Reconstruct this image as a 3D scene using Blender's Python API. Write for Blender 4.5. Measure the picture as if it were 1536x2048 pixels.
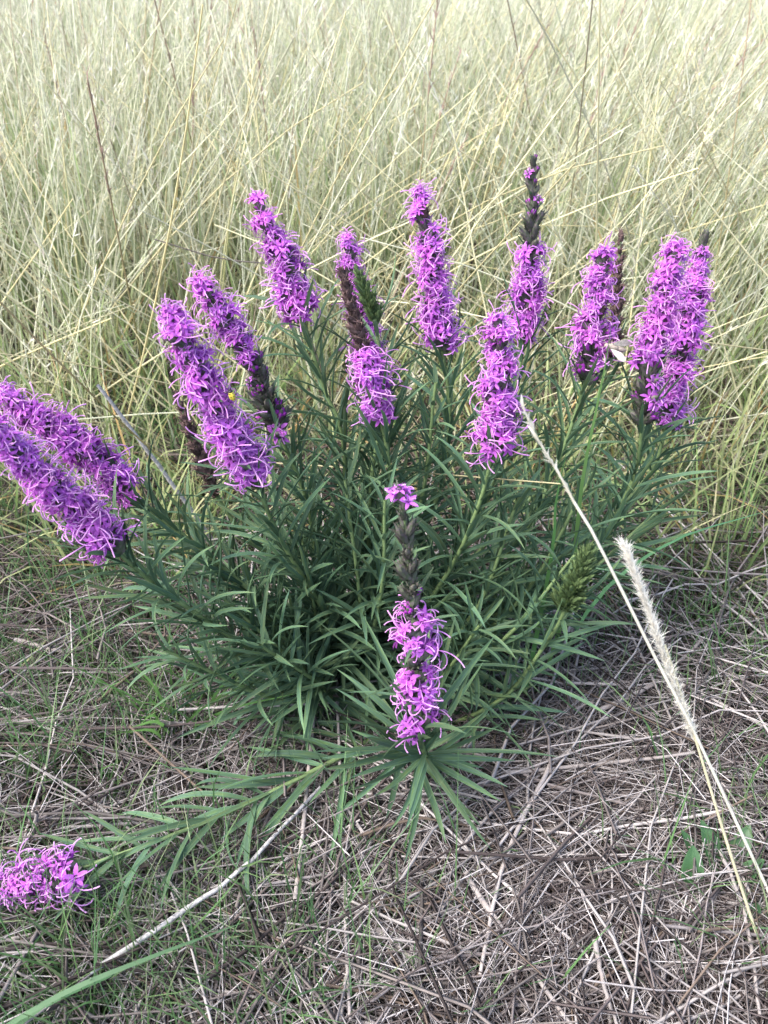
import bpy, math, random
import numpy as np
from mathutils import Vector, Matrix, noise as mnoise

for o in list(bpy.data.objects):
    bpy.data.objects.remove(o, do_unlink=True)
scene = bpy.context.scene
COL = scene.collection
RAD = math.radians

# ------------------------------------------------------------------ camera
CAM_H, PITCH, FPX = 0.80, RAD(36.0), 1704.0        # metres, below horizontal, focal length in photo pixels
cam_data = bpy.data.cameras.new('camera')
cam = bpy.data.objects.new('camera', cam_data)
COL.objects.link(cam)
cam.location = (0, 0, CAM_H)
cam.rotation_euler = (math.pi / 2 - PITCH, 0, 0)
cam_data.sensor_fit = 'VERTICAL'
cam_data.sensor_height = 36.0
cam_data.lens = FPX / 2048 * 36.0
cam_data.clip_start = 0.02
cam_data.clip_end = 2000
cam_data.dof.use_dof = True
cam_data.dof.focus_distance = 0.84
cam_data.dof.aperture_fstop = 10.5
scene.camera = cam

# ------------------------------------------------------------------ sky, sun, exposure
SUN_EL, SUN_AZ = RAD(56), RAD(-112)                 # azimuth from +Y (behind the field) towards -X
world = bpy.data.worlds.new('World')
scene.world = world
world.use_nodes = True
world.cycles.sampling_method = 'MANUAL'
world.cycles.sample_map_resolution = 512
wn = world.node_tree.nodes
sky = wn.new('ShaderNodeTexSky')
sky.sky_type = 'NISHITA'
sky.sun_disc = False
sky.sun_elevation = SUN_EL
sky.sun_rotation = SUN_AZ
sky.air_density = 1.0
sky.dust_density = 4.0
sky.ozone_density = 1.0
bg = wn['Background']
bg.inputs['Strength'].default_value = 0.135
world.node_tree.links.new(sky.outputs['Color'], bg.inputs['Color'])
sl = bpy.data.lights.new('sun', 'SUN')
sl.energy = 1.5
sl.angle = RAD(34)
sl.color = (1.0, 0.975, 0.94)
sun = bpy.data.objects.new('sun', sl)
COL.objects.link(sun)
sd = Vector((math.sin(SUN_AZ) * math.cos(SUN_EL), math.cos(SUN_AZ) * math.cos(SUN_EL), math.sin(SUN_EL)))
sun.location = sd * 20
sun.rotation_euler = sd.to_track_quat('Z', 'Y').to_euler()
vs = scene.view_settings
vs.view_transform = 'Standard'
vs.look = 'None'
vs.exposure = 1.90
vs.gamma = 1.0
vs.use_curve_mapping = False
cy = scene.cycles
cy.use_denoising = True
cy.max_bounces = 4
cy.diffuse_bounces = 3
cy.transmission_bounces = 3
cy.transparent_max_bounces = 4
cy.glossy_bounces = 1
cy.use_adaptive_sampling = False
cy.debug_use_spatial_splits = True

# ------------------------------------------------------------------ helpers
rng = np.random.default_rng(11)
rnd = random.Random(5)
SP, CP = math.sin(PITCH), math.cos(PITCH)

def ray(px, py):
    u, v = (px - 768) / FPX, (1024 - py) / FPX
    return Vector((u, CP + v * SP, -SP + v * CP))

def PY(px, py, Y):
    d = ray(px, py)
    return Vector((0, 0, CAM_H)) + d * (Y / d.y)

def gz(x, y):
    x = np.asarray(x, float); y = np.asarray(y, float)
    z = 0.010 * np.sin(7.1 * x + 1.3) * np.cos(6.3 * y + .4) + 0.006 * np.sin(17 * x + 3 * y) + 0.005 * np.cos(15 * y - 6 * x)
    z = z + 0.03 * np.exp(-(((x - .20) / .22) ** 2 + ((y - .43) / .13) ** 2))
    return z

def PG(px, py, h=0.0):
    d = ray(px, py)
    z = 0.0
    for _ in range(6):
        t = (z + h - CAM_H) / d.z
        p = Vector((0, 0, CAM_H)) + d * t
        z = float(gz(p.x, p.y))
    return p

def lerp(a, b, t):
    return a + (b - a) * t

def catmull(pts, n):
    pts = [Vector(p) for p in pts]
    P = [pts[0] * 2 - pts[1]] + pts + [pts[-1] * 2 - pts[-2]]
    out = []
    for i in range(1, len(P) - 2):
        a, b, c, d = P[i - 1], P[i], P[i + 1], P[i + 2]
        for k in range(24):
            t = k / 24
            out.append(0.5 * ((2 * b) + (c - a) * t + (2 * a - 5 * b + 4 * c - d) * t * t + (3 * b - a - 3 * c + d) * t ** 3))
    out.append(pts[-1])
    A = np.array([tuple(p) for p in out])
    s = np.concatenate([[0], np.cumsum(np.linalg.norm(np.diff(A, axis=0), axis=1))])
    q = np.linspace(0, s[-1], n)
    return np.stack([np.interp(q, s, A[:, i]) for i in range(3)], 1)

def build_mesh(name, V, F, col=None, edge=None, mats=(), smooth=True, midx=None):
    me = bpy.data.meshes.new(name)
    V = np.asarray(V, np.float32).reshape(-1, 3)
    F = np.asarray(F, np.int32)
    k = F.shape[1]
    me.vertices.add(len(V)); me.vertices.foreach_set('co', V.ravel())
    me.loops.add(F.size); me.loops.foreach_set('vertex_index', F.ravel())
    me.polygons.add(len(F))
    me.polygons.foreach_set('loop_start', np.arange(0, F.size, k, dtype=np.int32))
    me.polygons.foreach_set('loop_total', np.full(len(F), k, np.int32))
    if smooth: me.polygons.foreach_set('use_smooth', np.ones(len(F), bool))
    if midx is not None: me.polygons.foreach_set('material_index', np.asarray(midx, np.int32))
    me.update(calc_edges=True)
    if col is not None:
        a = me.attributes.new('tint', 'FLOAT_COLOR', 'POINT')
        c = np.ones((len(V), 4), np.float32); c[:, :3] = np.asarray(col).reshape(-1, 3)
        a.data.foreach_set('color', c.ravel())
    if edge is not None:
        a = me.attributes.new('edge', 'FLOAT', 'POINT')
        a.data.foreach_set('value', np.asarray(edge, np.float32).ravel())
    for m in mats: me.materials.append(m)
    return me

def norm(a):
    return a / np.maximum(np.linalg.norm(a, axis=-1, keepdims=True), 1e-9)

def tangents(P):
    T = np.empty_like(P)
    T[:, 1:-1] = P[:, 2:] - P[:, :-2]
    T[:, 0] = P[:, 1] - P[:, 0]; T[:, -1] = P[:, -1] - P[:, -2]
    return norm(T)

def tube_geo(P, R, sides=3, col=None):
    """P (N,K,3) centre lines, R (N,K) radii -> V, F, col"""
    N, K, _ = P.shape
    T = tangents(P)
    ref = np.where(np.abs(T[:, :1, 2:3]) > .8, np.array([[[1., 0, 0]]]), np.array([[[0, 0, 1.]]]))
    B = norm(np.cross(T, np.broadcast_to(ref, T.shape))); C = np.cross(T, B)
    a = np.linspace(0, 2 * np.pi, sides, endpoint=False)
    V = P[:, :, None] + R[:, :, None, None] * (np.cos(a)[None, None, :, None] * B[:, :, None] + np.sin(a)[None, None, :, None] * C[:, :, None])
    idx = np.arange(N * K * sides).reshape(N, K, sides)
    i0 = idx[:, :-1]; i1 = idx[:, 1:]
    F = np.stack([i0, np.roll(i0, -1, 2), np.roll(i1, -1, 2), i1], -1).reshape(-1, 4)
    c = None if col is None else np.repeat(np.broadcast_to(col, (N, K, 3))[:, :, None], sides, 2).reshape(-1, 3)
    return V.reshape(-1, 3), F, c

def ribbon_geo(P, S, col=None):
    """P (N,K,3), S (N,K,3) half width vectors"""
    N, K, _ = P.shape
    V = np.stack([P - S, P + S], 2)
    idx = np.arange(N * K * 2).reshape(N, K, 2)
    F = np.stack([idx[:, :-1, 0], idx[:, :-1, 1], idx[:, 1:, 1], idx[:, 1:, 0]], -1).reshape(-1, 4)
    c = None if col is None else np.repeat(np.broadcast_to(col, (N, K, 3))[:, :, None], 2, 2).reshape(-1, 3)
    return V.reshape(-1, 3), F, c

def join_geo(*gs):
    V, F, C = [], [], []; n = 0
    for v, f, c in gs:
        V.append(v); F.append(f + n); n += len(v)
        if c is not None: C.append(c)
    return np.concatenate(V), np.concatenate(F), (np.concatenate(C) if C else None)

def link(name, me, parent=None, mtx=None):
    o = bpy.data.objects.new(name, me)
    COL.objects.link(o)
    if parent is not None: o.parent = parent
    if mtx is not None: o.matrix_basis = mtx
    return o

def tag(o, label=None, cat=None, group=None, kind=None):
    if label: o['label'] = label
    if cat: o['category'] = cat
    if group: o['group'] = group
    if kind or cat: o['kind'] = kind or 'thing'
    return o

def empty(name, loc):
    o = bpy.data.objects.new(name, None)
    COL.objects.link(o)
    o.empty_display_size = 0.02
    o.location = loc
    return o

# ------------------------------------------------------------------ materials
def mat(name, color=None, attr=False, rough=.6, trans=0.0, spec=.3, vary=.15, nscale=60, hue=0.0, edge=None, tcol=None, objrand=0.0, bump=0.0, c2=None):
    m = bpy.data.materials.new(name); m.use_nodes = True
    nt = m.node_tree; N = nt.nodes; L = nt.links
    b = N['Principled BSDF']; out = N['Material Output']
    b.inputs['Roughness'].default_value = rough
    b.inputs['Specular IOR Level'].default_value = spec
    if attr:
        a = N.new('ShaderNodeAttribute'); a.attribute_name = 'tint'; src = a.outputs['Color']
    else:
        c = N.new('ShaderNodeRGB'); c.outputs[0].default_value = (*color, 1); src = c.outputs[0]
    tc = N.new('ShaderNodeTexCoord')
    nz = N.new('ShaderNodeTexNoise'); nz.inputs['Scale'].default_value = nscale; nz.inputs['Detail'].default_value = 3
    L.new(tc.outputs['Object'], nz.inputs['Vector'])
    if c2 is not None:
        mx = N.new('ShaderNodeMix'); mx.data_type = 'RGBA'
        rp = N.new('ShaderNodeValToRGB'); rp.color_ramp.elements[0].position = .4; rp.color_ramp.elements[1].position = .65
        L.new(nz.outputs['Fac'], rp.inputs['Fac'])
        L.new(rp.outputs['Color'], mx.inputs['Factor']); L.new(src, mx.inputs['A']); mx.inputs['B'].default_value = (*c2, 1)
        src = mx.outputs['Result']
    if edge is not None:
        ea = N.new('ShaderNodeAttribute'); ea.attribute_name = 'edge'
        rp = N.new('ShaderNodeValToRGB')
        e = rp.color_ramp.elements
        e[0].position = 0.0; e[0].color = (.55, .55, .55, 1)
        e[1].position = 1.0; e[1].color = (1, 1, 1, 1)
        x = e.new(.12); x.color = (0, 0, 0, 1)
        x = e.new(.80); x.color = (0, 0, 0, 1)
        L.new(ea.outputs['Fac'], rp.inputs['Fac'])
        mx = N.new('ShaderNodeMix'); mx.data_type = 'RGBA'
        L.new(rp.outputs['Color'], mx.inputs['Factor']); L.new(src, mx.inputs['A']); mx.inputs['B'].default_value = (*edge, 1)
        src = mx.outputs['Result']
    hs = N.new('ShaderNodeHueSaturation')
    mr = N.new('ShaderNodeMapRange'); mr.inputs['From Min'].default_value = .3; mr.inputs['From Max'].default_value = .7
    mr.inputs['To Min'].default_value = 1 - vary; mr.inputs['To Max'].default_value = 1 + vary
    L.new(nz.outputs['Fac'], mr.inputs['Value'])
    val = mr.outputs['Result']
    if objrand:
        oi = N.new('ShaderNodeObjectInfo')
        m2 = N.new('ShaderNodeMapRange'); m2.inputs['To Min'].default_value = 1 - objrand; m2.inputs['To Max'].default_value = 1 + objrand
        L.new(oi.outputs['Random'], m2.inputs['Value'])
        mu = N.new('ShaderNodeMath'); mu.operation = 'MULTIPLY'
        L.new(val, mu.inputs[0]); L.new(m2.outputs['Result'], mu.inputs[1]); val = mu.outputs[0]
        if hue:
            m3 = N.new('ShaderNodeMapRange'); m3.inputs['To Min'].default_value = .5 - hue; m3.inputs['To Max'].default_value = .5 + hue
            fr = N.new('ShaderNodeMath'); fr.operation = 'FRACT'; mm = N.new('ShaderNodeMath'); mm.operation = 'MULTIPLY'; mm.inputs[1].default_value = 17.3
            L.new(oi.outputs['Random'], mm.inputs[0]); L.new(mm.outputs[0], fr.inputs[0]); L.new(fr.outputs[0], m3.inputs['Value'])
            L.new(m3.outputs['Result'], hs.inputs['Hue'])
    L.new(val, hs.inputs['Value']); L.new(src, hs.inputs['Color'])
    L.new(hs.outputs['Color'], b.inputs['Base Color'])
    if bump:
        bp = N.new('ShaderNodeBump'); bp.inputs['Strength'].default_value = bump; bp.inputs['Distance'].default_value = .002
        L.new(nz.outputs['Fac'], bp.inputs['Height']); L.new(bp.outputs['Normal'], b.inputs['Normal'])
    if trans:
        t = N.new('ShaderNodeBsdfTranslucent'); ms = N.new('ShaderNodeMixShader'); ms.inputs['Fac'].default_value = trans
        if tcol is not None: t.inputs['Color'].default_value = (*tcol, 1)
        else: L.new(hs.outputs['Color'], t.inputs['Color'])
        L.new(b.outputs['BSDF'], ms.inputs[1]); L.new(t.outputs['BSDF'], ms.inputs[2]); L.new(ms.outputs['Shader'], out.inputs['Surface'])
    return m

M_soil = mat('soil', (0.026, 0.020, 0.017), rough=.95, spec=.1, vary=.5, nscale=35, bump=.6, c2=(0.05, 0.038, 0.031))
M_straw = mat('straw', attr=True, rough=.7, spec=.25, vary=.18, nscale=90)
M_blade = mat('grass_blade', attr=True, rough=.5, spec=.4, trans=.42, vary=.10, nscale=25)
M_leaf = mat('stalk_leaf', (0.066, 0.134, 0.085), rough=.6, spec=.2, trans=.22, vary=.22, nscale=4, c2=(0.085, 0.135, 0.055), edge=(0.13, 0.22, 0.14), objrand=.30, hue=.022)
M_stem = mat('stem_green', (0.14, 0.205, 0.085), rough=.55, vary=.2, nscale=120)
M_petal = mat('petal', attr=True, rough=.55, spec=.2, trans=.30, vary=.12, nscale=300, objrand=.14, hue=.014)
M_bract = mat('bract', (0.11, 0.14, 0.085), rough=.7, spec=.2, vary=.3, nscale=400, c2=(0.13, 0.10, 0.115), objrand=.2)
M_green = mat('green_bract', (0.075, 0.125, 0.055), rough=.6, spec=.3, trans=.2, vary=.2, nscale=300, c2=(0.14, 0.20, 0.075), objrand=.15)
M_wither = mat('withered', (0.12, 0.085, 0.075), rough=.85, spec=.1, vary=.4, nscale=300, c2=(0.14, 0.09, 0.09), objrand=.2)
M_stick = mat('dead_stick', (0.32, 0.295, 0.285), rough=.8, spec=.15, vary=.3, nscale=140, c2=(0.20, 0.175, 0.165), objrand=.2)
M_pale = mat('bleached_stick', (0.36, 0.35, 0.35), rough=.85, spec=.1, vary=.4, nscale=260, bump=.5)
M_fluff = mat('pale_fluff', (0.93, 0.90, 0.82), rough=.7, spec=.2, trans=.5, vary=.08)
M_broad = mat('broad_leaf', (0.045, 0.11, 0.045), rough=.45, spec=.4, trans=.2, vary=.2, nscale=60, edge=(0.07, 0.15, 0.06))

# ------------------------------------------------------------------ ground
def axis_pts(lo, hi, step, far, n):
    core = np.arange(lo, hi + 1e-6, step)
    g = np.geomspace(.1, far, n)
    return np.concatenate([(lo - g)[::-1], core, hi + g])
gx = axis_pts(-1.4, 1.4, .035, 400, 14); gy = axis_pts(-.5, 2.4, .035, 400, 14)
X, Y = np.meshgrid(gx, gy)
Z = gz(X, Y)
GV = np.stack([X, Y, Z], -1).reshape(-1, 3)
ii = np.arange(len(gx) * len(gy)).reshape(len(gy), len(gx))
GF = np.stack([ii[:-1, :-1], ii[:-1, 1:], ii[1:, 1:], ii[1:, :-1]], -1).reshape(-1, 4)
tag(link('ground', build_mesh('ground', GV, GF, mats=[M_soil])), 'dark bare soil under the straw and the grass', kind='structure')

# ------------------------------------------------------------------ litter of dry straw
def pick(cols, n, w=None):
    cols = np.array(cols, float); i = rng.choice(len(cols), n, p=w)
    return cols[i] * rng.uniform(.75, 1.2, (n, 1))
STRAW = [(.46, .40, .36), (.34, .28, .25), (.22, .175, .155), (.54, .48, .42), (.44, .34, .25), (.12, .095, .085), (.62, .58, .55)]
STRAW = [tuple(np.array(q) * np.array((.275, .270, .29))) for q in STRAW]
STRAW_W = [.22, .20, .18, .13, .06, .16, .05]

def strands(x, y, z, az, L, pit, bend, K=5):
    n = len(x); t = np.linspace(-.5, .5, K)[None]
    ca, sa = np.cos(az)[:, None], np.sin(az)[:, None]
    d = t * L[:, None]; off = bend[:, None] * L[:, None] * (.25 - t * t) * 1.6
    px = x[:, None] + d * ca - off * sa; py = y[:, None] + d * sa + off * ca
    kink = rng.normal(0, .012, (n, K)) * L[:, None]
    px += kink * -sa; py += kink * ca
    pz = gz(px, py) + z[:, None] + d * np.sin(pit)[:, None] + rng.normal(0, .0015, (n, K))
    pz = np.maximum(pz, gz(px, py) + .001)
    return np.stack([px, py, pz], -1)

n = 9200
y = rng.uniform(.12, 1.75, n); x = rng.uniform(-1, 1, n) * (.42 + .52 * y)
L = rng.gamma(4, .046, n) + .05
z = rng.uniform(.001, .085, n)
P = strands(x, y, z, rng.uniform(0, np.pi, n), L, rng.normal(0, .10, n), rng.normal(0, .16, n))
R = (.00045 + .0017 * rng.random(n) ** 2.0)[:, None] * np.linspace(1.1, .6, 5)[None]
c = pick(STRAW, n, STRAW_W)
brown = np.clip((y - .75) / .5, 0, 1)[:, None]
c = c * lerp(np.ones(3), np.array([1.02, .94, .80]), brown)
g1 = tube_geo(P, R, 3, c[:, None])
# swathes combed in one direction over the open patch
n = 3000
cx = rng.normal(.22, .22, n); cyy = rng.normal(.44, .10, n)
az = np.where(rng.random(n) < .5, rng.normal(1.05, .28, n), rng.normal(2.35, .35, n))
az = np.where(rng.random(n) < .35, rng.normal(.15, .25, n), az)
P = strands(cx, cyy, rng.uniform(.02, .07, n), az, rng.gamma(5, .045, n) + .06, rng.normal(0, .09, n), rng.normal(0, .12, n))
R = (.0005 + .0011 * rng.random(n) ** 1.6)[:, None] * np.linspace(1.1, .6, 5)[None]
g2 = tube_geo(P, R, 3, pick(STRAW, n, STRAW_W)[:, None])
# fine bleached strands on top
n = 2600
x = rng.normal(.14, .28, n); y = rng.normal(.46, .14, n)
P = strands(x, y, rng.uniform(.045, .08, n), rng.uniform(0, np.pi, n), rng.gamma(5, .035, n) + .06, rng.normal(0, .07, n), rng.normal(0, .08, n))
g4 = tube_geo(P, (rng.uniform(.00035, .0008, n))[:, None] * np.linspace(1.1, .5, 5)[None], 3, pick([(.33, .305, .30), (.20, .18, .175), (.42, .395, .39)], n)[:, None])
# long coarse stems
n = 420
x = rng.normal(.18, .30, n); y = rng.uniform(.25, .95, n)
P = strands(x, y, rng.uniform(.05, .085, n), rng.uniform(0, np.pi, n), rng.uniform(.2, .5, n), rng.normal(0, .04, n), rng.normal(0, .07, n), 7)
g5 = tube_geo(P, (rng.uniform(.0009, .0019, n))[:, None] * np.linspace(1.1, .6, 7)[None], 4, pick([(.27, .25, .245), (.17, .15, .148), (.34, .315, .305), (.09, .08, .076)], n)[:, None])
# flat dead blades
n = 3000
y = rng.uniform(.15, 1.7, n); x = rng.uniform(-1, 1, n) * (.42 + .52 * y)
P = strands(x, y, rng.uniform(.004, .04, n), rng.uniform(0, np.pi, n), rng.uniform(.05, .2, n), rng.normal(0, .12, n), rng.normal(0, .35, n), 6)
T = tangents(P); tw = rng.uniform(-1, 1, (n, 1)) + np.linspace(0, 1, 6)[None] * rng.normal(0, 1.2, (n, 1))
H = norm(np.cross(T, np.array([0, 0, 1.])))
S = (H * np.cos(tw)[..., None] + np.cross(T, H) * np.sin(tw)[..., None]) * (rng.uniform(.0012, .0034, n)[:, None] * np.array([.6, 1, 1, .9, .6, .1])[None])[..., None]
g3 = ribbon_geo(P, S, pick([(.16, .135, .125), (.09, .075, .07), (.21, .175, .155), (.05, .042, .04)], n)[:, None])
v, f, c = join_geo(g1, g2, g3, g4, g5)
tag(link('straw_litter', build_mesh('straw_litter', v, f, c, mats=[M_straw])), 'matted grey and tan dry straw covering the ground', 'straw', kind='stuff')

# ------------------------------------------------------------------ grass makers
def blade_paths(x, y, z0, L, az, lean, curve, K):
    n = len(x); t = np.linspace(0, 1, K)
    th = lean[:, None] + curve[:, None] * (t[None] ** 1.6)
    ds = (L / (K - 1))[:, None]
    h = np.concatenate([np.zeros((n, 1)), np.cumsum(np.sin((th[:, 1:] + th[:, :-1]) / 2) * ds, 1)], 1)
    v = np.concatenate([np.zeros((n, 1)), np.cumsum(np.cos((th[:, 1:] + th[:, :-1]) / 2) * ds, 1)], 1)
    P = np.stack([x[:, None] + h * np.cos(az)[:, None], y[:, None] + h * np.sin(az)[:, None], z0[:, None] + v], -1)
    P[..., 2] = np.maximum(P[..., 2], gz(P[..., 0], P[..., 1]) + .002)
    return P

def blade_geo(P, w, col, tipw=.08, wshape=None):
    n, K, _ = P.shape
    a = rng.uniform(0, 2 * np.pi, n)
    side = np.stack([np.cos(a), np.sin(a), np.zeros(n)], -1)[:, None]
    T = tangents(P)
    S = norm(side - T * (T * side).sum(-1, keepdims=True))
    t = np.linspace(0, 1, K)
    sh = (1 - t ** 3) * (1 - tipw) + tipw if wshape is None else wshape
    S = S * (w[:, None] * sh[None] * .5)[..., None]
    return ribbon_geo(P, S, col)

def field_xy(n, y0, y1, pw=1.0):
    y = y0 + (y1 - y0) * rng.random(n) ** pw
    x = rng.uniform(-1, 1, n) * (.62 + .60 * y)
    return x, y
def tussocks(n, y0, y1, nc, pw=1.15, rad=.07):
    cx, cy_ = field_xy(nc, y0, y1, pw)
    i = rng.integers(0, nc, n)
    a = rng.uniform(0, 2 * np.pi, n); q = rad * np.sqrt(rng.random(n)) * rng.uniform(.5, 1.6, nc)[i]
    return cx[i] + np.cos(a) * q, cy_[i] + np.sin(a) * q, a, i
def field_edge(x):           # where the standing grass begins
    return 1.40 - .16 * np.clip(x, -.3, .8) + .10 * np.sin(5 * x + 1) + .05 * np.sin(13 * x)
def wind(x, n):
    m = np.clip((x - .05) / .5, 0, 1)
    az = np.where(rng.random(n) < .35 + .45 * m, rng.normal(.15, .6, n), rng.uniform(0, 2 * np.pi, n))
    return az, m

# ------------------------------------------------------------------ standing grass field (mass)
parts = []
def grad(c0, c1, K, p=1.0):
    c0, c1 = [(q * .93 + q.mean(-1, keepdims=True) * .07) * np.array((.94, .965, .94)) for q in (c0, c1)]
    t = (np.linspace(0, 1, K) ** p)[None, :, None]
    return c0[:, None] * (1 - t) + c1[:, None] * t
# leaf blades
n = 14500
x, y, ta, ti = tussocks(n, .95, 5.2, 1100); k = y > field_edge(x) + rng.normal(0, .26, n); x, y, ta, ti = x[k], y[k], ta[k], ti[k]; n = len(x)
az, m = wind(x, n); az = np.where(rng.random(n) < .55, ta, az); gl = rng.uniform(.75, 1.2, (1100, 1))[ti]
L = rng.uniform(.22, .52, n) * (1 + .06 * (y - 1.3)) * np.clip(.55 + (y - field_edge(x)) / .55, .4, 1)
P = blade_paths(x, y, gz(x, y), L, az, np.abs(rng.normal(.14, .17, n)) + .18 * m, np.abs(rng.normal(.18, .32, n)), 6)
c0 = pick([(.22, .32, .11), (.30, .39, .15), (.38, .44, .20), (.16, .25, .08), (.44, .41, .25)], n)
c1 = pick([(.66, .70, .44), (.76, .76, .56), (.54, .62, .33), (.77, .74, .60), (.40, .50, .22), (.58, .36, .15)], n, [.24, .22, .2, .12, .14, .08])
parts.append(blade_geo(P, rng.uniform(.0024, .0066, n), grad(c0 * gl * .66, c1 * gl ** .6 * .88, 6, 1.1)))
# thin culms, pale
n = 11200
x, y = field_xy(n, .98, 6.0, 1.15); k = y > field_edge(x) + rng.normal(.03, .22, n); x, y = x[k], y[k]; n = len(x)
az, m = wind(x, n)
L = rng.uniform(.42, .70, n) + (rng.random(n) < .4) * rng.uniform(0, .28, n)
L = L * np.clip(.65 + (y - field_edge(x)) / .6, .5, 1)
lean = np.abs(rng.normal(.15, .17, n)) + .20 * m + (rng.random(n) < .13) * rng.uniform(.2, .7, n)
P = blade_paths(x, y, gz(x, y), L, az, lean, np.abs(rng.normal(.14, .22, n)), 6)
c0 = pick([(.44, .50, .24), (.56, .57, .33), (.38, .45, .19), (.60, .56, .38)], n)
c1 = pick([(.80, .79, .62), (.86, .85, .73), (.72, .72, .52), (.76, .71, .60), (.50, .38, .30)], n, [.32, .28, .22, .12, .06])
parts.append(tube_geo(P, (rng.uniform(.0008, .0020, n))[:, None] * np.linspace(1, .5, 6)[None], 3, grad(c0, c1, 6, .7)))
# spikelets along the upper part of half the culms
s = np.where(rng.random(n) < .45)[0]
q = 13
tt = rng.uniform(.66, 1.0, (len(s), q)); seg = np.minimum((tt * 5).astype(int), 4); fr = tt * 5 - seg
Ps = P[s]
b0 = Ps[np.arange(len(s))[:, None], seg]; b1 = Ps[np.arange(len(s))[:, None], seg + 1]
base = b0 + (b1 - b0) * fr[..., None]
dirn = norm(norm(b1 - b0) * 1.0 + rng.normal(0, .42, base.shape))
ln = rng.uniform(.008, .026, (len(s), q, 1))
PP = np.stack([base, base + dirn * ln * .5, base + dirn * ln], 2).reshape(-1, 3, 3)
cc = np.repeat(pick([(.84, .82, .70), (.78, .73, .62), (.66, .57, .50), (.87, .86, .78)], len(s))[:, None], q, 1).reshape(-1, 1, 3)
parts.append(blade_geo(PP, rng.uniform(.0008, .0022, len(PP)), cc, wshape=np.array([.35, 1, .1])))
# strongly leaning long stalks crossing the others
n = 950
x, y = field_xy(n, 1.15, 3.2, 1.1)
az = np.where(rng.random(n) < .5, rng.normal(0, .6, n), rng.normal(np.pi, .6, n))
P = blade_paths(x, y, gz(x, y), rng.uniform(.45, .95, n), az, rng.uniform(.4, 1.15, n), rng.normal(.1, .2, n), 7)
c1 = pick([(.80, .74, .50), (.74, .66, .40), (.82, .79, .62)], n)
parts.append(tube_geo(P, rng.uniform(.0010, .0021, n)[:, None] * np.linspace(1, .5, 7)[None], 4, grad(c1 * .85, c1, 7)))
# short arching growth in front of the tall grass
n = 4000
x, y, ta, ti = tussocks(n, .92, 1.6, 175, 1.0, .05)
k = (np.abs(x - .02) > .18) | (y > 1.0); x, y, ta, ti = x[k], y[k], ta[k], ti[k]; n = len(x)
P = blade_paths(x, y, gz(x, y), rng.uniform(.08, .30, n), ta, np.abs(rng.normal(.35, .3, n)), np.abs(rng.normal(.5, .5, n)), 6)
c0 = pick([(.20, .29, .10), (.30, .36, .14), (.14, .23, .07)], n); c1 = pick([(.48, .50, .24), (.30, .42, .15), (.56, .50, .30), (.60, .36, .14)], n, [.4, .3, .22, .08])
parts.append(blade_geo(P, rng.uniform(.0018, .0048, n), grad(c0, c1, 6, .8)))
# far rows
n = 16000
x, y = field_xy(n, 4.6, 30, 1.6); az, m = wind(x, n)
P = blade_paths(x, y, gz(x, y), rng.uniform(.4, .75, n), az, np.abs(rng.normal(.12, .15, n)) + .15 * m, np.abs(rng.normal(.2, .3, n)), 5)
c0 = pick([(.30, .33, .14), (.40, .40, .2)], n); c1 = pick([(.82, .81, .67), (.76, .75, .58), (.86, .85, .74)], n)
parts.append(blade_geo(P, rng.uniform(.0010, .0020, n) * y, grad(c0, c1, 5, .7)))
v, f, c = join_geo(*parts)
tag(link('grass_field', build_mesh('grass_field', v, f, c, mats=[M_blade])), 'tall pale green and straw grass filling the field behind the flowers', 'grass', kind='stuff')

# ------------------------------------------------------------------ short fine green grass in the litter
def zone(px, py, sx, sy, n):
    p = PG(px, py)
    return rng.normal(p.x, sx, n), rng.normal(p.y, sy, n)
zs = [zone(180, 1930, .13, .09, 2800), zone(330, 1560, .13, .08, 1300), zone(60, 1500, .10, .10, 500), zone(60, 1180, .12, .12, 700), zone(1480, 1330, .14, .12, 1200),
      zone(1500, 1800, .06, .06, 500), zone(330, 1200, .1, .1, 700), zone(450, 2000, .12, .05, 900), zone(1330, 1020, .18, .12, 1300), zone(250, 900, .22, .14, 1200),
      zone(900, 1420, .3, .2, 900), zone(700, 850, .35, .2, 1600)]
x = np.concatenate([a for a, _ in zs]); y = np.concatenate([b for _, b in zs])
_a, _b = PG(745, 1470), PG(0, 1780)                 # thinner where the prostrate stem presses it down
_t = np.clip(((x - _a.x) * (_b.x - _a.x) + (y - _a.y) * (_b.y - _a.y)) / ((_b - _a).xy.length_squared), 0, 1)
_d = np.hypot(x - _a.x - _t * (_b.x - _a.x), y - _a.y - _t * (_b.y - _a.y))
k = (_d > .055) | (rng.random(len(x)) < .22); x, y = x[k], y[k]; n = len(x)
P = blade_paths(x, y, gz(x, y) + .012, rng.gamma(4, .015, n) + .035, rng.uniform(0, 6.283, n), np.abs(rng.normal(.35, .35, n)), rng.normal(.3, .5, n), 5)
c0 = pick([(.07, .15, .045), (.10, .19, .06), (.06, .12, .05)], n); c1 = pick([(.14, .28, .10), (.20, .32, .13), (.27, .33, .18), (.11, .23, .10)], n)
v, f, c = blade_geo(P, rng.uniform(.0010, .0024, n), grad(c0, c1, 5))
tag(link('short_green_grass', build_mesh('short_green_grass', v, f, c, mats=[M_blade])), 'fine short green grass sprouting through the straw', 'grass', kind='stuff')

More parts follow.
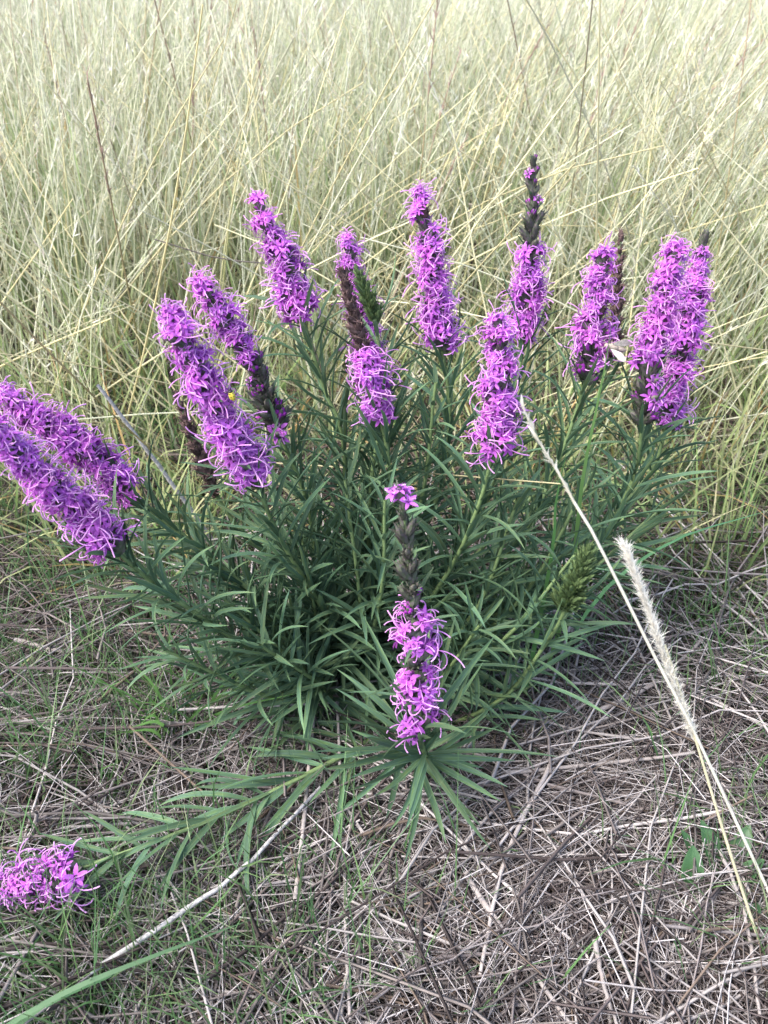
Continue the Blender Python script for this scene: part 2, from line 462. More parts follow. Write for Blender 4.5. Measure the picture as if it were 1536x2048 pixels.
# ------------------------------------------------------------------ flower stalk pieces (shared meshes)
def leaf_mesh(name, droop, twist, wave, K=9):
    t = np.linspace(0, 1, K)
    w = .5 * np.minimum(1, .5 + 2.2 * t) * np.clip(1 - t ** 6, .03, 1) * (1 - .15 * t)
    ang = -droop * t ** 1.4 + wave * np.sin(t * 5.5) * .25
    xx = np.concatenate([[0], np.cumsum(np.cos((ang[1:] + ang[:-1]) / 2) / (K - 1))]); zz = np.concatenate([[0], np.cumsum(np.sin((ang[1:] + ang[:-1]) / 2) / (K - 1))])
    V, E = [], []
    for i in range(K):
        for u in (-1, 0, 1):
            ph = twist * t[i]
            yy = u * w[i] * math.cos(ph); dz = u * w[i] * math.sin(ph) * .08 + abs(u) * w[i] * .035
            V.append((xx[i], yy + wave * .25 * t[i] ** 2, zz[i] + dz)); E.append(abs(u))
    F = []
    for i in range(K - 1):
        for j in range(2):
            a = i * 3 + j; F.append((a, a + 1, a + 4, a + 3))
    return build_mesh(name, V, F, edge=E, mats=[M_leaf])
LEAVES = [leaf_mesh('leaf', d, tw, wv) for d, tw, wv in ((.35, .2, .1), (.7, -.3, -.2), (.15, .4, .25), (1.0, .2, .1), (-.25, -.3, .3), (.5, .6, -.3), (.85, -.6, .2), (-.45, .2, -.1))]

def bract_cup_geo(nb, length, rad, flare, r, wide=1.05):
    """pointed overlapping bracts round a cup; returns V, F (quads)"""
    V, F = [], []
    for row in range(3):
        for i in range(nb):
            a = 2 * math.pi * (i + .5 * row) / nb + r.uniform(-.1, .1)
            l = length * (.55 + .22 * row) * r.uniform(.9, 1.1)
            w = rad * wide * r.uniform(.8, 1.1)
            rr = rad * (1.08 - .1 * row)
            ca, sa = math.cos(a), math.sin(a)
            prof = [(0, .35 * rr, .5), (.35, rr, 1.0), (.75, rr * 1.05 , .75), (1.0, rr * (1.0 + flare * r.uniform(.4, 1.3)), .06)]
            b = len(V)
            for (tz, pr, ww) in prof:
                for s in (-1, 1):
                    V.append((ca * pr - sa * s * w * ww * .5, sa * pr + ca * s * w * ww * .5, tz * l))
            for k in range(3): F.append((b + 2 * k, b + 2 * k + 1, b + 2 * k + 3, b + 2 * k + 2))
    # inner core so nothing shows through
    b = len(V); m = 6
    for (zz, pr) in ((0, .3), (.3, .85), (.7, .8), (1.08, .04)):
        for i in range(m): V.append((math.cos(6.283 * i / m) * pr * rad, math.sin(6.283 * i / m) * pr * rad, zz * length * .9))
    for k in range(3):
        for i in range(m): F.append((b + k * m + i, b + k * m + (i + 1) % m, b + (k + 1) * m + (i + 1) % m, b + (k + 1) * m + i))
    return np.array(V), np.array(F)

def tube1(pts, rads, sides=3):
    v, f, _ = tube_geo(np.array(pts)[None], np.array(rads)[None], sides)
    return v, f

PET0, PET1, STY0, STY1 = np.array((.41, .058, .49)), np.array((.60, .185, .68)), np.array((.58, .20, .64)), np.array((.74, .42, .77))
def floret_geo(r, o, d, size=1.0, sty=1.0):
    """one five-lobed corolla with two long curling style branches"""
    d = Vector(d).normalized(); o = Vector(o)
    a = d.orthogonal().normalized(); b = d.cross(a)
    V, F, C = [], [], []
    tl = .0065 * size
    def add(v, f, c):
        n0 = sum(len(q) for q in V); V.append(np.asarray(v)); F.append(np.asarray(f) + n0); C.append(np.asarray(c))
    mouth = o + d * tl
    v, f = tube1([o, o + d * tl * .5, mouth], [.0007 * size, .0010 * size, .0018 * size], 5)
    add(v, f, np.repeat(PET0[None], len(v), 0))
    ph = r.uniform(0, 6.28); tone = r.uniform(0, 1)
    for i in range(5):
        an = ph + 6.283 * i / 5 + r.uniform(-.15, .15)
        rd = a * math.cos(an) + b * math.sin(an); sd_ = d.cross(rd)
        ll = 0.0072 * size * r.uniform(.85, 1.15); rc = r.uniform(.1, .7)
        vv, cc = [], []
        for t, w in ((0, .8), (.35, 1.0), (.7, .75), (1, .08)):
            p = mouth + rd * (.0012 * size + ll * (.30 * t + .62 * t * (1 - .1 * t))) + d * ll * (.55 * t - rc * t * t)
            for s in (-1, 1):
                vv.append(tuple(p + sd_ * (s * w * .00145 * size) - d * (.0002 * (1 - abs(s)))))
                cc.append(lerp(PET0, PET1, min(1, .25 + .5 * t + .3 * tone)))
        ff = [(2 * k, 2 * k + 1, 2 * k + 3, 2 * k + 2) for k in range(3)]
        add(vv, ff, cc)
    an = r.uniform(0, 6.28)
    for s in (0, 1):
        rd = a * math.cos(an + s * math.pi * r.uniform(.8, 1.2)) + b * math.sin(an + s * math.pi * r.uniform(.8, 1.2))
        ll = .0135 * sty * r.uniform(.7, 1.25); curl = r.uniform(.8, 3.0); sdv = d.cross(rd) * r.uniform(-.6, .6)
        pts, rr = [mouth - d * .002], [.0004]
        pos = mouth.copy(); K = 8
        for k in range(K):
            t = k / (K - 1); th = .25 + curl * t
            pos = pos + (d * math.cos(th) + rd * math.sin(th) + sdv * t * .7).normalized() * ll / K
            pts.append(pos.copy()); rr.append(.00031 * (1 + .5 * t))
        v, f = tube1([tuple(p) for p in pts], rr, 4)
        tt = np.repeat(np.linspace(0, 1, K + 1), 4)[:, None]
        add(v, f, STY0 * (1 - tt) + STY1 * tt)
    return np.concatenate(V), np.concatenate(F), np.concatenate(C)

CUPZ = .0095
def head_meshes(seed, nf, size=1.0, sty=1.0, spread=.95):
    r = random.Random(seed); gs = []
    for i in range(nf):
        if nf > 1:
            th = spread * math.sqrt((i + .3) / nf); ph = i * 2.399 + r.uniform(-.3, .3)
        else: th = ph = 0
        d = (math.sin(th) * math.cos(ph), math.sin(th) * math.sin(ph), math.cos(th))
        o = (d[0] * .0022, d[1] * .0022, CUPZ * .55 + d[2] * .0015)
        gs.append(floret_geo(r, o, d, size * r.uniform(.88, 1.12), sty))
    return build_mesh('flower_head', *join_geo(*gs), mats=[M_petal])
HEADS = [head_meshes(100 + i, 5 + i % 4, .76 + .04 * (i % 5), .90 + .2 * (i % 3), .80 + .1 * (i % 4)) for i in range(14)]
PINK = [head_meshes(400, 4, .95, .45, .8)]
YOUNG = [head_meshes(300 + i, 3 + i % 2, .85, .45, .5) for i in range(4)]
def cup_mesh(seed, mt, length=.0125, rad=.0036, flare=.25, nb=5, wide=1.05):
    v, f = bract_cup_geo(nb, length, rad, flare, random.Random(seed), wide)
    return build_mesh('bract_cup', v, f, mats=[mt])
CUPS = [cup_mesh(i, M_bract) for i in range(4)]
GREEN = [cup_mesh(40 + i, M_green, .019, .0034, .5, 6) for i in range(4)]
DARKG = [cup_mesh(60 + i, M_bract, .0185, .0036, .75, 6, .72) for i in range(4)]
def bud_tip(seed):
    r = random.Random(seed); gs = []
    for i in range(4):
        an = i * 1.57 + r.uniform(-.4, .4)
        p0 = Vector((math.cos(an) * .0012, math.sin(an) * .0012, .008)); p1 = p0 * 1.0 + Vector((math.cos(an) * .0012, math.sin(an) * .0012, .0065))
        v, f = tube1([tuple(p0), tuple((p0 + p1) / 2), tuple(p1), tuple(p1 + (p1 - p0) * .2)], [.0012, .0017, .0014, .0003], 5)
        gs.append((v, f, np.repeat((PET0 * .9)[None], len(v), 0)))
    return build_mesh('bud_tip', *join_geo(*gs), mats=[M_petal])
BUDTIP = [bud_tip(i) for i in range(3)]
def withered(seed):
    r = random.Random(seed); gs = []
    for i in range(9):
        an = r.uniform(0, 6.28); p = Vector((0, 0, .007)); d = Vector((math.cos(an) * .5, math.sin(an) * .5, 1)).normalized()
        pts = [p]
        for k in range(5):
            d = (d + Vector((r.uniform(-.5, .5), r.uniform(-.5, .5), r.uniform(-.35, .2)))).normalized(); p = p + d * .0024; pts.append(p)
        v, f = tube1([tuple(q) for q in pts], [.0006, .0007, .0006, .0005, .0004, .0002], 3)
        gs.append((v, f, None))
    v, f, _ = join_geo(*gs)
    return build_mesh('withered_florets', v, f, mats=[M_wither])
WITH = [withered(i) for i in range(4)]
WCUP = [cup_mesh(80 + i, M_wither, .0135, .0036, .4) for i in range(3)]

# ------------------------------------------------------------------ flower stalks
def frame(x, up):
    x = Vector(x).normalized(); y = Vector(up).cross(x)
    if y.length < 1e-4: y = x.orthogonal()
    y.normalize(); z = x.cross(y)
    return x, y, z
def mtx(loc, ax, ay, az_, sx, sy, sz):
    m = Matrix.Identity(4)
    for i in range(3):
        m[i][0] = ax[i] * sx; m[i][1] = ay[i] * sy; m[i][2] = az_[i] * sz; m[i][3] = loc[i]
    return m

CROWN = PG(700, 1395)
def stalk(label, pts, nsp, states, leafn=104, leafL=(.112, .070), seed=0, fat=1.0, headn=None, leafstart=.10, leafW=.0060, lie=False, group='flower stalks of the purple clump'):
    """pts: world points from the base to the tip; the last nsp points carry the spike"""
    r = random.Random(seed)
    A = catmull(pts, 121)
    base = Vector(A[0])
    root = empty('flower_stalk', base)
    tag(root, label, 'flower', group)
    A = A - A[0]
    # where the spike begins
    sb = np.array(pts[-nsp]) - np.array(pts[0])
    i0 = int(np.argmin(np.linalg.norm(A - sb, axis=1))) if nsp > 0 else 120
    s0 = i0 / 120
    seglen = np.linalg.norm(np.diff(A, axis=0), axis=1).sum()
    def at(s):
        f_ = min(max(s, 0), 1) * 120; i = min(int(f_), 119); p = A[i] + (A[i + 1] - A[i]) * (f_ - i)
        j0, j1 = max(i - 3, 0), min(i + 4, 120)
        return Vector(p), Vector(A[j1] - A[j0]).normalized()
    idx = np.arange(0, 121, 4)
    Ps = A[idx]; rad = np.linspace(.0030, .0015, len(idx))
    v, f, _ = tube_geo(Ps[None], rad[None], 7)
    link('stem', build_mesh('stem', v, f, mats=[M_stem]), root)
    # leaves
    ph = r.uniform(0, 6.28)
    top = s0 + (.02 if nsp else -.0)
    for k in range(leafn):
        t = min(max((k + r.uniform(-.3, .3)) / leafn, 0), 1)
        s = leafstart + (top - leafstart) * t
        p, ax = at(s)
        ph += 2.399 + r.uniform(-.25, .25)
        o1 = ax.orthogonal().normalized(); o2 = ax.cross(o1)
        rd = o1 * math.cos(ph) + o2 * math.sin(ph)
        el = r.gauss(.86, .19) - .2 * t            # angle off the stem
        if t < .25: el += .25
        d = ax * math.cos(el) + rd * math.sin(el)
        if lie: d = Vector((d.x, d.y, abs(d.z) * .25 + .05)).normalized()
        Lf = lerp(leafL[0], leafL[1], t ** 1.5) * r.uniform(.8, 1.2)
        wf = leafW * lerp(1.05, .72, t) * r.uniform(.8, 1.15)
        x, yv, zv = frame(d, (0, 0, 1) if lie else ax)
        tw = r.gauss(0, .35); y2 = yv * math.cos(tw) + zv * math.sin(tw); z2 = x.cross(y2)
        tip = p + x * Lf + base
        if tip.z < .02:
            x = (x + Vector((0, 0, (.03 - tip.z) / Lf))).normalized(); x, y2, z2 = frame(x, (0, 0, 1))
        me = LEAVES[r.choice((0, 0, 1, 2, 2, 3, 4, 5, 6, 7))]
        link('leaf', me, root, mtx(p, x, y2, z2, Lf, wf, Lf))
    if nsp == 0:
        return root
    # spike
    splen = seglen * (1 - s0)
    nh = headn or max(14, int(splen / .0037))
    ph = r.uniform(0, 6.28)
    for k in range(nh):
        q = (k + .5) / nh
        s = s0 + (1 - s0) * q
        p, ax = at(s)
        ph += 2.399 + r.uniform(-.45, .45)
        o1 = ax.orthogonal().normalized(); o2 = ax.cross(o1)
        rd = o1 * math.cos(ph) + o2 * math.sin(ph)
        st = 'open'
        for (a, b, nme) in states:
            if a <= q <= b: st = nme
        if st == 'mix': st = r.choice(('bud', 'open', 'bud', 'dark'))
        if st == 'few': st = r.choice(('bud', 'bud', 'dark', 'dark', 'young'))
        if st == 'gap': continue
        if st == 'open' and r.random() < .10: st = r.choice(('bud', 'young', 'dark', 'withered'))
        el = lerp(.98, .66, q) if st in ('open', 'young') else lerp(.72, .42, q)
        if q > .93: el *= .45
        el += r.uniform(-.12, .12)
        d = ax * math.cos(el) + rd * math.sin(el)
        x, yv, zv = frame(d, ax)
        sc = fat * 1.24 * lerp(1.06, .76, q) * r.uniform(.74, 1.18)
        if st == 'tip': sc = 1.0
        elif st != 'open': sc *= (1.12 if st == 'dark' else 1) * lerp(1.0, .68, max(0, (q - .55) / .45))
        spin = r.uniform(0, 6.28)
        a1 = yv * math.cos(spin) + zv * math.sin(spin); a2 = x.cross(a1)
        m = mtx(p, a1, a2, x, sc, sc, sc)
        I = Matrix.Identity(4)
        if st == 'open':
            h = link('flower_head', r.choice(HEADS), root, m); link('bract_cup', r.choice(CUPS), h, I)
        elif st == 'tip':
            h = link('flower_head', PINK[0], root, m); link('bract_cup', r.choice(DARKG), h, I)
        elif st == 'young':
            h = link('flower_head', r.choice(YOUNG), root, m); link('bract_cup', r.choice(DARKG), h, I)
        elif st == 'bud':
            h = link('flower_bud', r.choice(DARKG), root, m); link('bud_tip', r.choice(BUDTIP), h, I)
        elif st == 'dark':
            link('flower_bud', r.choice(DARKG), root, m)
        elif st == 'green':
            link('flower_bud', r.choice(GREEN), root, m)
        elif st == 'withered':
            h = link('withered_head', r.choice(WCUP), root, m); link('withered_florets', r.choice(WITH), h, I)
        if st != 'withered' and (k % 3 == 0 and q < .75 or st in ('dark', 'bud') and k % 2):          # slender leaf under a head
            Lb = lerp(leafL[1] * .55, .012, q); d2 = ax * math.cos(el + .25) + rd * math.sin(el + .25)
            x, yv, zv = frame(d2, ax)
            link('leaf', LEAVES[r.choice((0, 2, 4))], root, mtx(p, x, yv, zv, Lb, .0035, Lb))
    return root

def bpt(seed):
    r = random.Random(seed * 7 + 1); a = r.uniform(0, 6.28); q = r.uniform(.005, .035)
    bx, by = CROWN.x + math.cos(a) * q, CROWN.y + math.sin(a) * q
    return Vector((bx, by, float(gz(bx, by)) - .005))
def S(label, way, spike, states=(), **k):
    seed = k.pop('seed')
    p = [bpt(seed)] + [PY(*w) for w in way] + [PY(*w) for w in spike]
    return stalk(label, p, len(spike), states, seed=seed, **k)

S('broad purple spike sloping out beside its twin, the upper of the two', [(590, 1260, .665), (430, 1120, .66)], [(275, 1000, .655), (145, 882, .645), (18, 795, .635)], seed=1, fat=1.08)
S('broad purple spike sloping out beside its twin, the lower of the two', [(560, 1335, .64), (340, 1190, .60)], [(240, 1108, .585), (112, 978, .57), (-35, 845, .55)], seed=2, fat=1.08)
S('long thick purple spike with a small spotted beetle on it', [(650, 1230, .665), (565, 1085, .65)], [(508, 960, .64), (425, 800, .63), (345, 640, .62)], seed=3, fat=1.08)
S('arched spike, purple at its top and dark green buds on its lower half', [(640, 1150, .70), (610, 990, .705)], [(560, 870, .705), (500, 715, .70), (410, 575, .69)], [(0, .50, 'few'), (.5, .6, 'mix')], seed=4)
S('short purple spike rising alone against the tall grass, leaning over the arched spike', [(690, 930, .75), (645, 770, .77)], [(608, 645, .78), (572, 530, .785), (522, 420, .79)], seed=5)
S('purple spike half hidden behind the brown withered spike', [(730, 1050, .75), (770, 890, .78)], [(748, 755, .80), (722, 620, .805), (694, 490, .81)], seed=6, fat=.92)
S('brown withered spike with purple flowers only at its foot', [(745, 1150, .69), (778, 960, .71)], [(762, 840, .72), (725, 690, .725), (684, 545, .73)], [(.44, 1, 'withered')], seed=7)
S('slim green unopened spike beside the brown withered one', [(740, 1000, .72), (768, 800, .75)], [(750, 650, .76), (714, 540, .77)], [(0, 1, 'green')], seed=8, fat=.62, headn=32, leafn=34)
S('tall straight purple spike flowering over its full length behind a leafy shoot', [(860, 1030, .75), (898, 850, .78)], [(886, 705, .80), (868, 540, .81), (838, 392, .82)], seed=9)
S('tallest spike, dark budded tip above a purple lower half', [(930, 1080, .76), (1010, 870, .80)], [(1046, 690, .84), (1062, 500, .85), (1068, 322, .86)], [(.52, 1.0, 'few')], seed=10, fat=.92)
S('short purple spike standing in front of the tallest dark tipped spike', [(880, 1170, .67), (950, 1030, .66)], [(985, 905, .66), (1000, 780, .665), (998, 655, .67)], seed=11)
S('purple spike with long curly threads and a moth at its foot', [(1010, 1110, .71), (1110, 935, .73)], [(1168, 770, .74), (1190, 640, .745), (1206, 525, .75)], [(0, .16, 'mix')], seed=12)
S('dead blackish spike behind the purple spike with the moth', [(1000, 1060, .74), (1150, 890, .79)], [(1212, 740, .82), (1232, 600, .83), (1241, 472, .84)], [(0, 1, 'withered')], seed=13, fat=.8, leafn=20)
S('purple spike with dark green buds on its lower third, paired with a paler spike', [(1140, 1140, .71), (1260, 970, .72)], [(1284, 855, .72), (1308, 690, .725), (1346, 515, .73)], [(0, .32, 'few'), (.32, .4, 'mix')], seed=14)
S('pale purple spike with a dark tip, behind the spike with dark lower buds', [(1130, 1110, .76), (1290, 960, .79)], [(1330, 860, .80), (1372, 660, .81), (1408, 475, .82)], [(.88, 1, 'few')], seed=15)
S('upright spike above a star of long leaves, dark stretch between flowers and pink top', [(770, 1465, .60), (846, 1512, .52)], [(842, 1472, .50), (826, 1240, .50), (806, 1000, .50)], [(0, .03, 'gap'), (.075, .165, 'gap'), (.57, .955, 'dark'), (.56, .60, 'bud'), (.955, 1, 'tip')], seed=16, leafn=64, leafL=(.085, .135), leafstart=.3, fat=1.08, headn=36, leafW=.0068)
S('green budded spike with bristly bracts, low beside the fluffy grass head', [(860, 1450, .64), (1000, 1400, .61), (1090, 1290, .60)], [(1128, 1225, .60), (1176, 1100, .60)], [(0, 1, 'green')], seed=17, fat=.95, headn=40, leafn=56)
pz = [bpt(18), PG(745, 1470, .07), PG(640, 1535, .09), PG(420, 1640, .105), PG(165, 1735, .10), PG(60, 1765, .095), PG(-70, 1800, .085)]
stalk('purple spike lying on the ground at the end of a prostrate stem', pz, 3, [], seed=18, leafn=44, leafL=(.110, .062), fat=1.05, leafW=.0068, lie=True, leafstart=.2)
S('dead dark spike standing behind the long thick spike with the beetle', [(620, 1200, .70), (500, 1080, .715)], [(438, 1000, .72), (395, 900, .725), (353, 790, .73)], [(0, 1, 'withered')], seed=19, fat=.8, leafn=26)
SH = 'leafy shoots of the purple clump'
def shoot(label, way, tip, seed, **k):
    p = [bpt(seed)] + [PY(*w) for w in way] + [PY(*tip)]
    o = stalk(label, p, 0, (), seed=seed, group=SH, **k)
    o.name = 'leafy_shoot'; o['category'] = 'plant'
shoot('leafy green shoot without flowers in front of the tall straight purple spike', [(830, 1050, .72)], (872, 765, .73), 31, leafL=(.09, .035), leafn=76)
for i, (lb, w, t) in enumerate([
        ('leafy flowerless shoot between the long thick spike and the arched spike stems', (640, 1250, .66), (600, 1060, .68)),
        ('leafy flowerless shoot below the short spike in front of the tallest one', (930, 1250, .66), (1040, 990, .67)),
        ('leafy flowerless shoot below the spike with the moth', (1010, 1230, .67), (1180, 960, .69)),
        ('leafy flowerless shoot below the lower of the twin sloping spikes', (600, 1330, .63), (450, 1200, .62)),
        ('leafy flowerless shoot right behind the pink top of the upright star leaved spike', (760, 1200, .64), (770, 1000, .64)),
        ('leafy flowerless shoot behind the bristly green budded spike', (980, 1300, .63), (1150, 1110, .64)),
        ('short drooping leafy shoot over the bright green grass tuft', (640, 1370, .62), (520, 1290, .58)),
        ('leafy flowerless shoot below the brown withered spike', (720, 1200, .66), (690, 960, .68)),
        ('leafy flowerless shoot reaching out below the pale purple spike with a dark tip', (1060, 1230, .68), (1330, 1010, .72)),
        ('low leafy shoot spreading over the straw below the twin sloping spikes', (560, 1400, .62), (330, 1300, .58)),
        ('leafy flowerless shoot between the twin sloping spikes and the long thick spike', (570, 1270, .66), (400, 1090, .67)),
        ('low leafy shoot between the upright star leaved spike and the green budded spike', (860, 1370, .63), (960, 1250, .60))]):
    shoot(lb, [w], t, 40 + i, leafn=60, leafL=(.115, .055))

# ------------------------------------------------------------------ pale grass stalks in front
def curve_tube(name, pts, r0, r1, mt, parent=None, sides=7, K=24, wob=0.0, origin=None, col=None):
    A = catmull(pts, K)
    if wob: A[1:-1] += rng.normal(0, wob, (K - 2, 3))
    if origin is not None: A = A - np.array(origin)
    v, f, c_ = tube_geo(A[None], np.linspace(r0, r1, K)[None], sides, None if col is None else np.array(col)[None, None])
    # close the ends
    return link(name, build_mesh(name, v, f, c_, mats=[mt]), parent), A

def plume(parent, A, n, ln, spread, w, name='seed_head', mt=None, col=(.8, .77, .68)):
    K = len(A); t = rng.random(n) * (K - 1.001); i = t.astype(int); p = A[i] + (A[i + 1] - A[i]) * (t - i)[:, None]
    d = norm(A[i + 1] - A[i]); dd = norm(d + rng.normal(0, spread, (n, 3)))
    l = rng.uniform(.5, 1.2, n)[:, None] * ln
    P_ = np.stack([p, p + dd * l * .55, p + norm(dd + rng.normal(0, .25, (n, 3)) + d * .3) * l], 1)
    v, f, c_ = blade_geo(P_, rng.uniform(.5, 1.3, n) * w, np.broadcast_to(np.array(col), (n, 1, 3)) * rng.uniform(.85, 1.1, (n, 1, 1)), wshape=np.array([.6, 1, .1]))
    return link(name, build_mesh(name, v, f, c_, mats=[mt or M_blade]), parent)

b = PG(1610, 2120, -.01)
root = empty('fluffy_grass', b); tag(root, 'pale grass stalk bearing a dense white fluffy seed head', 'grass', 'pale dry grass stalks in front of the flowers')
curve_tube('stem', [b, PY(1533, 1925, .36), PY(1457, 1695, .40), PY(1389, 1472, .43), PY(1330, 1290, .445)], .0015, .0009, M_blade, root, origin=b, col=(.72, .68, .48))
A = catmull([PY(1392, 1485, .43), PY(1335, 1330, .442), PY(1290, 1200, .452), PY(1254, 1105, .46)], 20) - np.array(b)
plume(root, A, 3400, .0150, .115, .00075, mt=M_fluff)
b = PG(1650, 2040, -.01)
root = empty('thin_pale_grass', b); tag(root, 'long bare whitish grass stalk rising across the clump to a slender tip', 'grass', 'pale dry grass stalks in front of the flowers')
curve_tube('stem', [b, PY(1540, 1790, .40), PY(1496, 1695, .41), PY(1389, 1465, .43), PY(1314, 1322, .44), PY(1190, 1074, .455), PY(1148, 1004, .46)], .0015, .0010, M_blade, root, origin=b, col=(.88, .85, .74))
A = catmull([PY(1150, 1008, .46), PY(1119, 950, .463), PY(1072, 872, .468), PY(1043, 808, .472)], 16) - np.array(b)
sp_ = plume(root, A, 46, .012, .16, .0016, name='spikelet_row', col=(.80, .77, .66))
v, f, c_ = tube_geo(A[None], np.linspace(.0010, .0005, 16)[None], 5, np.array([[[.78, .74, .62]]]))
link('stem_tip', build_mesh('stem_tip', v, f, c_, mats=[M_blade]), root)

# ------------------------------------------------------------------ dead sticks
def down(p, dx=0.0, dy=0.0):
    return Vector((p.x + dx, p.y + dy, float(gz(p.x + dx, p.y + dy)) - .004))
def stick(label, pts, r0, r1, name='dead_stem', group='dead stems lying in the straw', mt=None, wob=.0004):
    o, _ = curve_tube(name, pts, r0, r1, mt or M_stick, wob=wob, K=14)
    tag(o, label, 'stem', group)
    return o
stick('pale grey dead stem standing at a slant behind the twin spikes', [PG(470, 1140), PY(375, 1010, .95), PY(290, 893, .94), PY(195, 770, .93)], .0033, .0022, mt=M_pale)
stick('long whitish dead stem lying under the prostrate flower stem', [PG(180, 1945, .085), PG(340, 1840, .095), PG(480, 1740, .095), PG(640, 1575, .085)], .0025, .0016, mt=M_pale)
stick('broken grey stub of a stem behind the lying purple spike', [PG(62, 1730), PG(66, 1680, .06), PG(74, 1625, .11)], .0024, .0018)
stick('thin dark stalk slanting out of the tall grass', [down(PY(570, 566, 1.25), .10), PY(570, 566, 1.25), PY(440, 520, 1.25), PY(308, 478, 1.25)], .0016, .0009, mt=mat('dark_stalk', (.10, .085, .075)))
LOOSE = 'grey brown dead stem lying loose in the straw bed'
for pts in ([(930, 1745), (1020, 1880), (1150, 2060)], [(820, 1770), (900, 1880), (1015, 2048)], [(1315, 1490), (1318, 1620), (1326, 1800)], [(755, 1858), (840, 1930), (935, 2012)], [(1050, 1950), (1200, 1200), (1500, 1785)],
            [(1010, 1545), (1180, 1530), (1390, 1505)], [(830, 1600), (880, 1670), (925, 1720)], [(1320, 1930), (1430, 1945), (1536, 1960)], [(0, 1395), (150, 1375), (320, 1425)], [(0, 1445), (120, 1440), (330, 1420)],
            [(590, 1800), (660, 1200), (700, 2040)], [(640, 1660), (760, 1750), (860, 1840)], [(1100, 1530), (1010, 1720), (960, 1950)], [(1180, 1700), (1330, 1600), (1500, 1560)], [(1250, 1560), (1300, 1700), (1420, 1850)],
            [(1390, 1380), (1460, 1300), (1560, 1230)], [(1200, 1420), (1330, 1350), (1500, 1180)], [(870, 1990), (990, 2010), (1180, 2005)], [(1000, 1640), (1060, 1830), (1080, 2040)], [(1440, 1700), (1490, 1830), (1520, 2030)],
            [(30, 1280), (150, 1300), (260, 1240)], [(1190, 1880), (1210, 1980), (1240, 2060)], [(640, 1980), (760, 1920), (900, 1800)], [(1110, 1810), (1200, 1760), (1290, 1690)]):
    h0 = rnd.uniform(.055, .08)
    stick(LOOSE, [PG(*p, h=h0 + rnd.uniform(-.006, .006)) for p in pts], rnd.uniform(.0017, .0030), rnd.uniform(.0011, .0018))

# ------------------------------------------------------------------ green blades and tufts
def single_blade(name, pts, w, col, parent=None, origin=None, K=14, up=(0, 0, 1)):
    A = catmull(pts, K)
    if origin is not None: A = A - np.array(origin)
    T = tangents(A[None]); Sd = norm(np.cross(T, np.array(up, float)))
    t = np.linspace(0, 1, K); sh = np.minimum(1, .5 + 2 * t) * (1 - t ** 3) + .03
    Sd = Sd * (w * .5 * sh)[None, :, None]
    v, f, c_ = ribbon_geo(A[None], Sd, np.array(col)[None, None])
    return link(name, build_mesh(name, v, f, c_, mats=[M_blade]), parent)
LB = 'long grass blades arching over the straw'
o = single_blade('long_grass', [PG(-80, 2110, .07), PG(120, 1990, .115), PG(300, 1915, .13), PG(500, 1840, .11)], .0046, (.10, .19, .095)); tag(o, 'long broad green grass blade arching low over the short grass', 'grass', LB)
o = single_blade('long_grass', [PG(-40, 2110, .06), PG(90, 2010, .09), PG(240, 1945, .09)], .006, (.08, .18, .08)); tag(o, 'dark green grass blade lying under the long broad arching one', 'grass', LB)
o = single_blade('long_grass', [PG(430, 2090, .02), PG(560, 2010, .05), PG(720, 1945, .04)], .0035, (.16, .30, .08)); tag(o, 'thin bright green blade crossing the straw edge', 'grass', LB)
o = single_blade('long_grass', [PG(812, 2015, .0), PG(806, 1930, .03), PG(803, 1850, .05)], .0032, (.18, .33, .09)); tag(o, 'small upright green blade alone in the straw bed', 'grass', LB)
bb = PG(1120, 1230)
o = single_blade('long_grass', [down(PY(1135, 1200, .70), -.02), PY(1135, 1200, .70), PY(1165, 960, .66), PY(1205, 760, .66), PY(1224, 645, .66)], .0050, (.16, .30, .09), up=(0, -1, .3)); tag(o, 'tall green blade crossing in front of the spike with the moth', 'grass', LB)
o = single_blade('long_grass', [down(PY(1170, 1230, .66), -.03, .01), PY(1170, 1230, .66), PY(1330, 1090, .70), PY(1540, 1020, .74)], .0052, (.10, .25, .12)); tag(o, 'wide green blade reaching out beside the fluffy grass head', 'grass', LB)
o = single_blade('long_grass', [down(PY(1100, 1130, .66), -.01), PY(1100, 1130, .66), PY(1112, 1000, .66), PY(1135, 900, .66)], .005, (.11, .26, .08), up=(0, -1, .3)); tag(o, 'short upright green blade among the leaves of the clump', 'grass', LB)

def tuft(label, px, py, n, h, spread, w, cols, seed):
    r = random.Random(seed); b = PG(px, py); b.z -= .004
    root = empty('grass_tuft', b); tag(root, label, 'grass', 'green grass tufts round the clump')
    for i in range(n):
        az = r.uniform(0, 6.28); ln = r.gauss(spread, spread * .5); hh = h * r.uniform(.55, 1.1)
        o0 = b + Vector((r.uniform(-1, 1), r.uniform(-1, 1), 0)) * .014
        d = Vector((math.cos(az), math.sin(az), 0))
        c_ = np.array(r.choice(cols)) * r.uniform(.8, 1.2)
        single_blade('blade', [o0, o0 + d * hh * ln * .35 + Vector((0, 0, hh * .5)), o0 + d * hh * ln + Vector((0, 0, hh * r.uniform(.75, .95)))], w * r.uniform(.7, 1.2), c_, root, b, K=8, up=(d.y + .3, -d.x, .3))
GR = [(.10, .22, .06), (.13, .27, .08), (.08, .17, .055), (.18, .30, .10)]
tuft('bright green grass tuft by the foot of the clump, beside the prostrate stem', 360, 1500, 44, .21, .55, .0036, GR, 1)
tuft('small green grass tuft in the short grass behind the lying purple spike', 175, 1620, 10, .12, .45, .003, GR, 2)
tuft('green grass tuft growing beside the fluffy white grass head', 1450, 1330, 26, .13, .8, .0026, GR, 3)
tuft('green grass tuft growing through the leaves under the budded green spike', 960, 1330, 16, .16, .5, .0032, GR, 4)

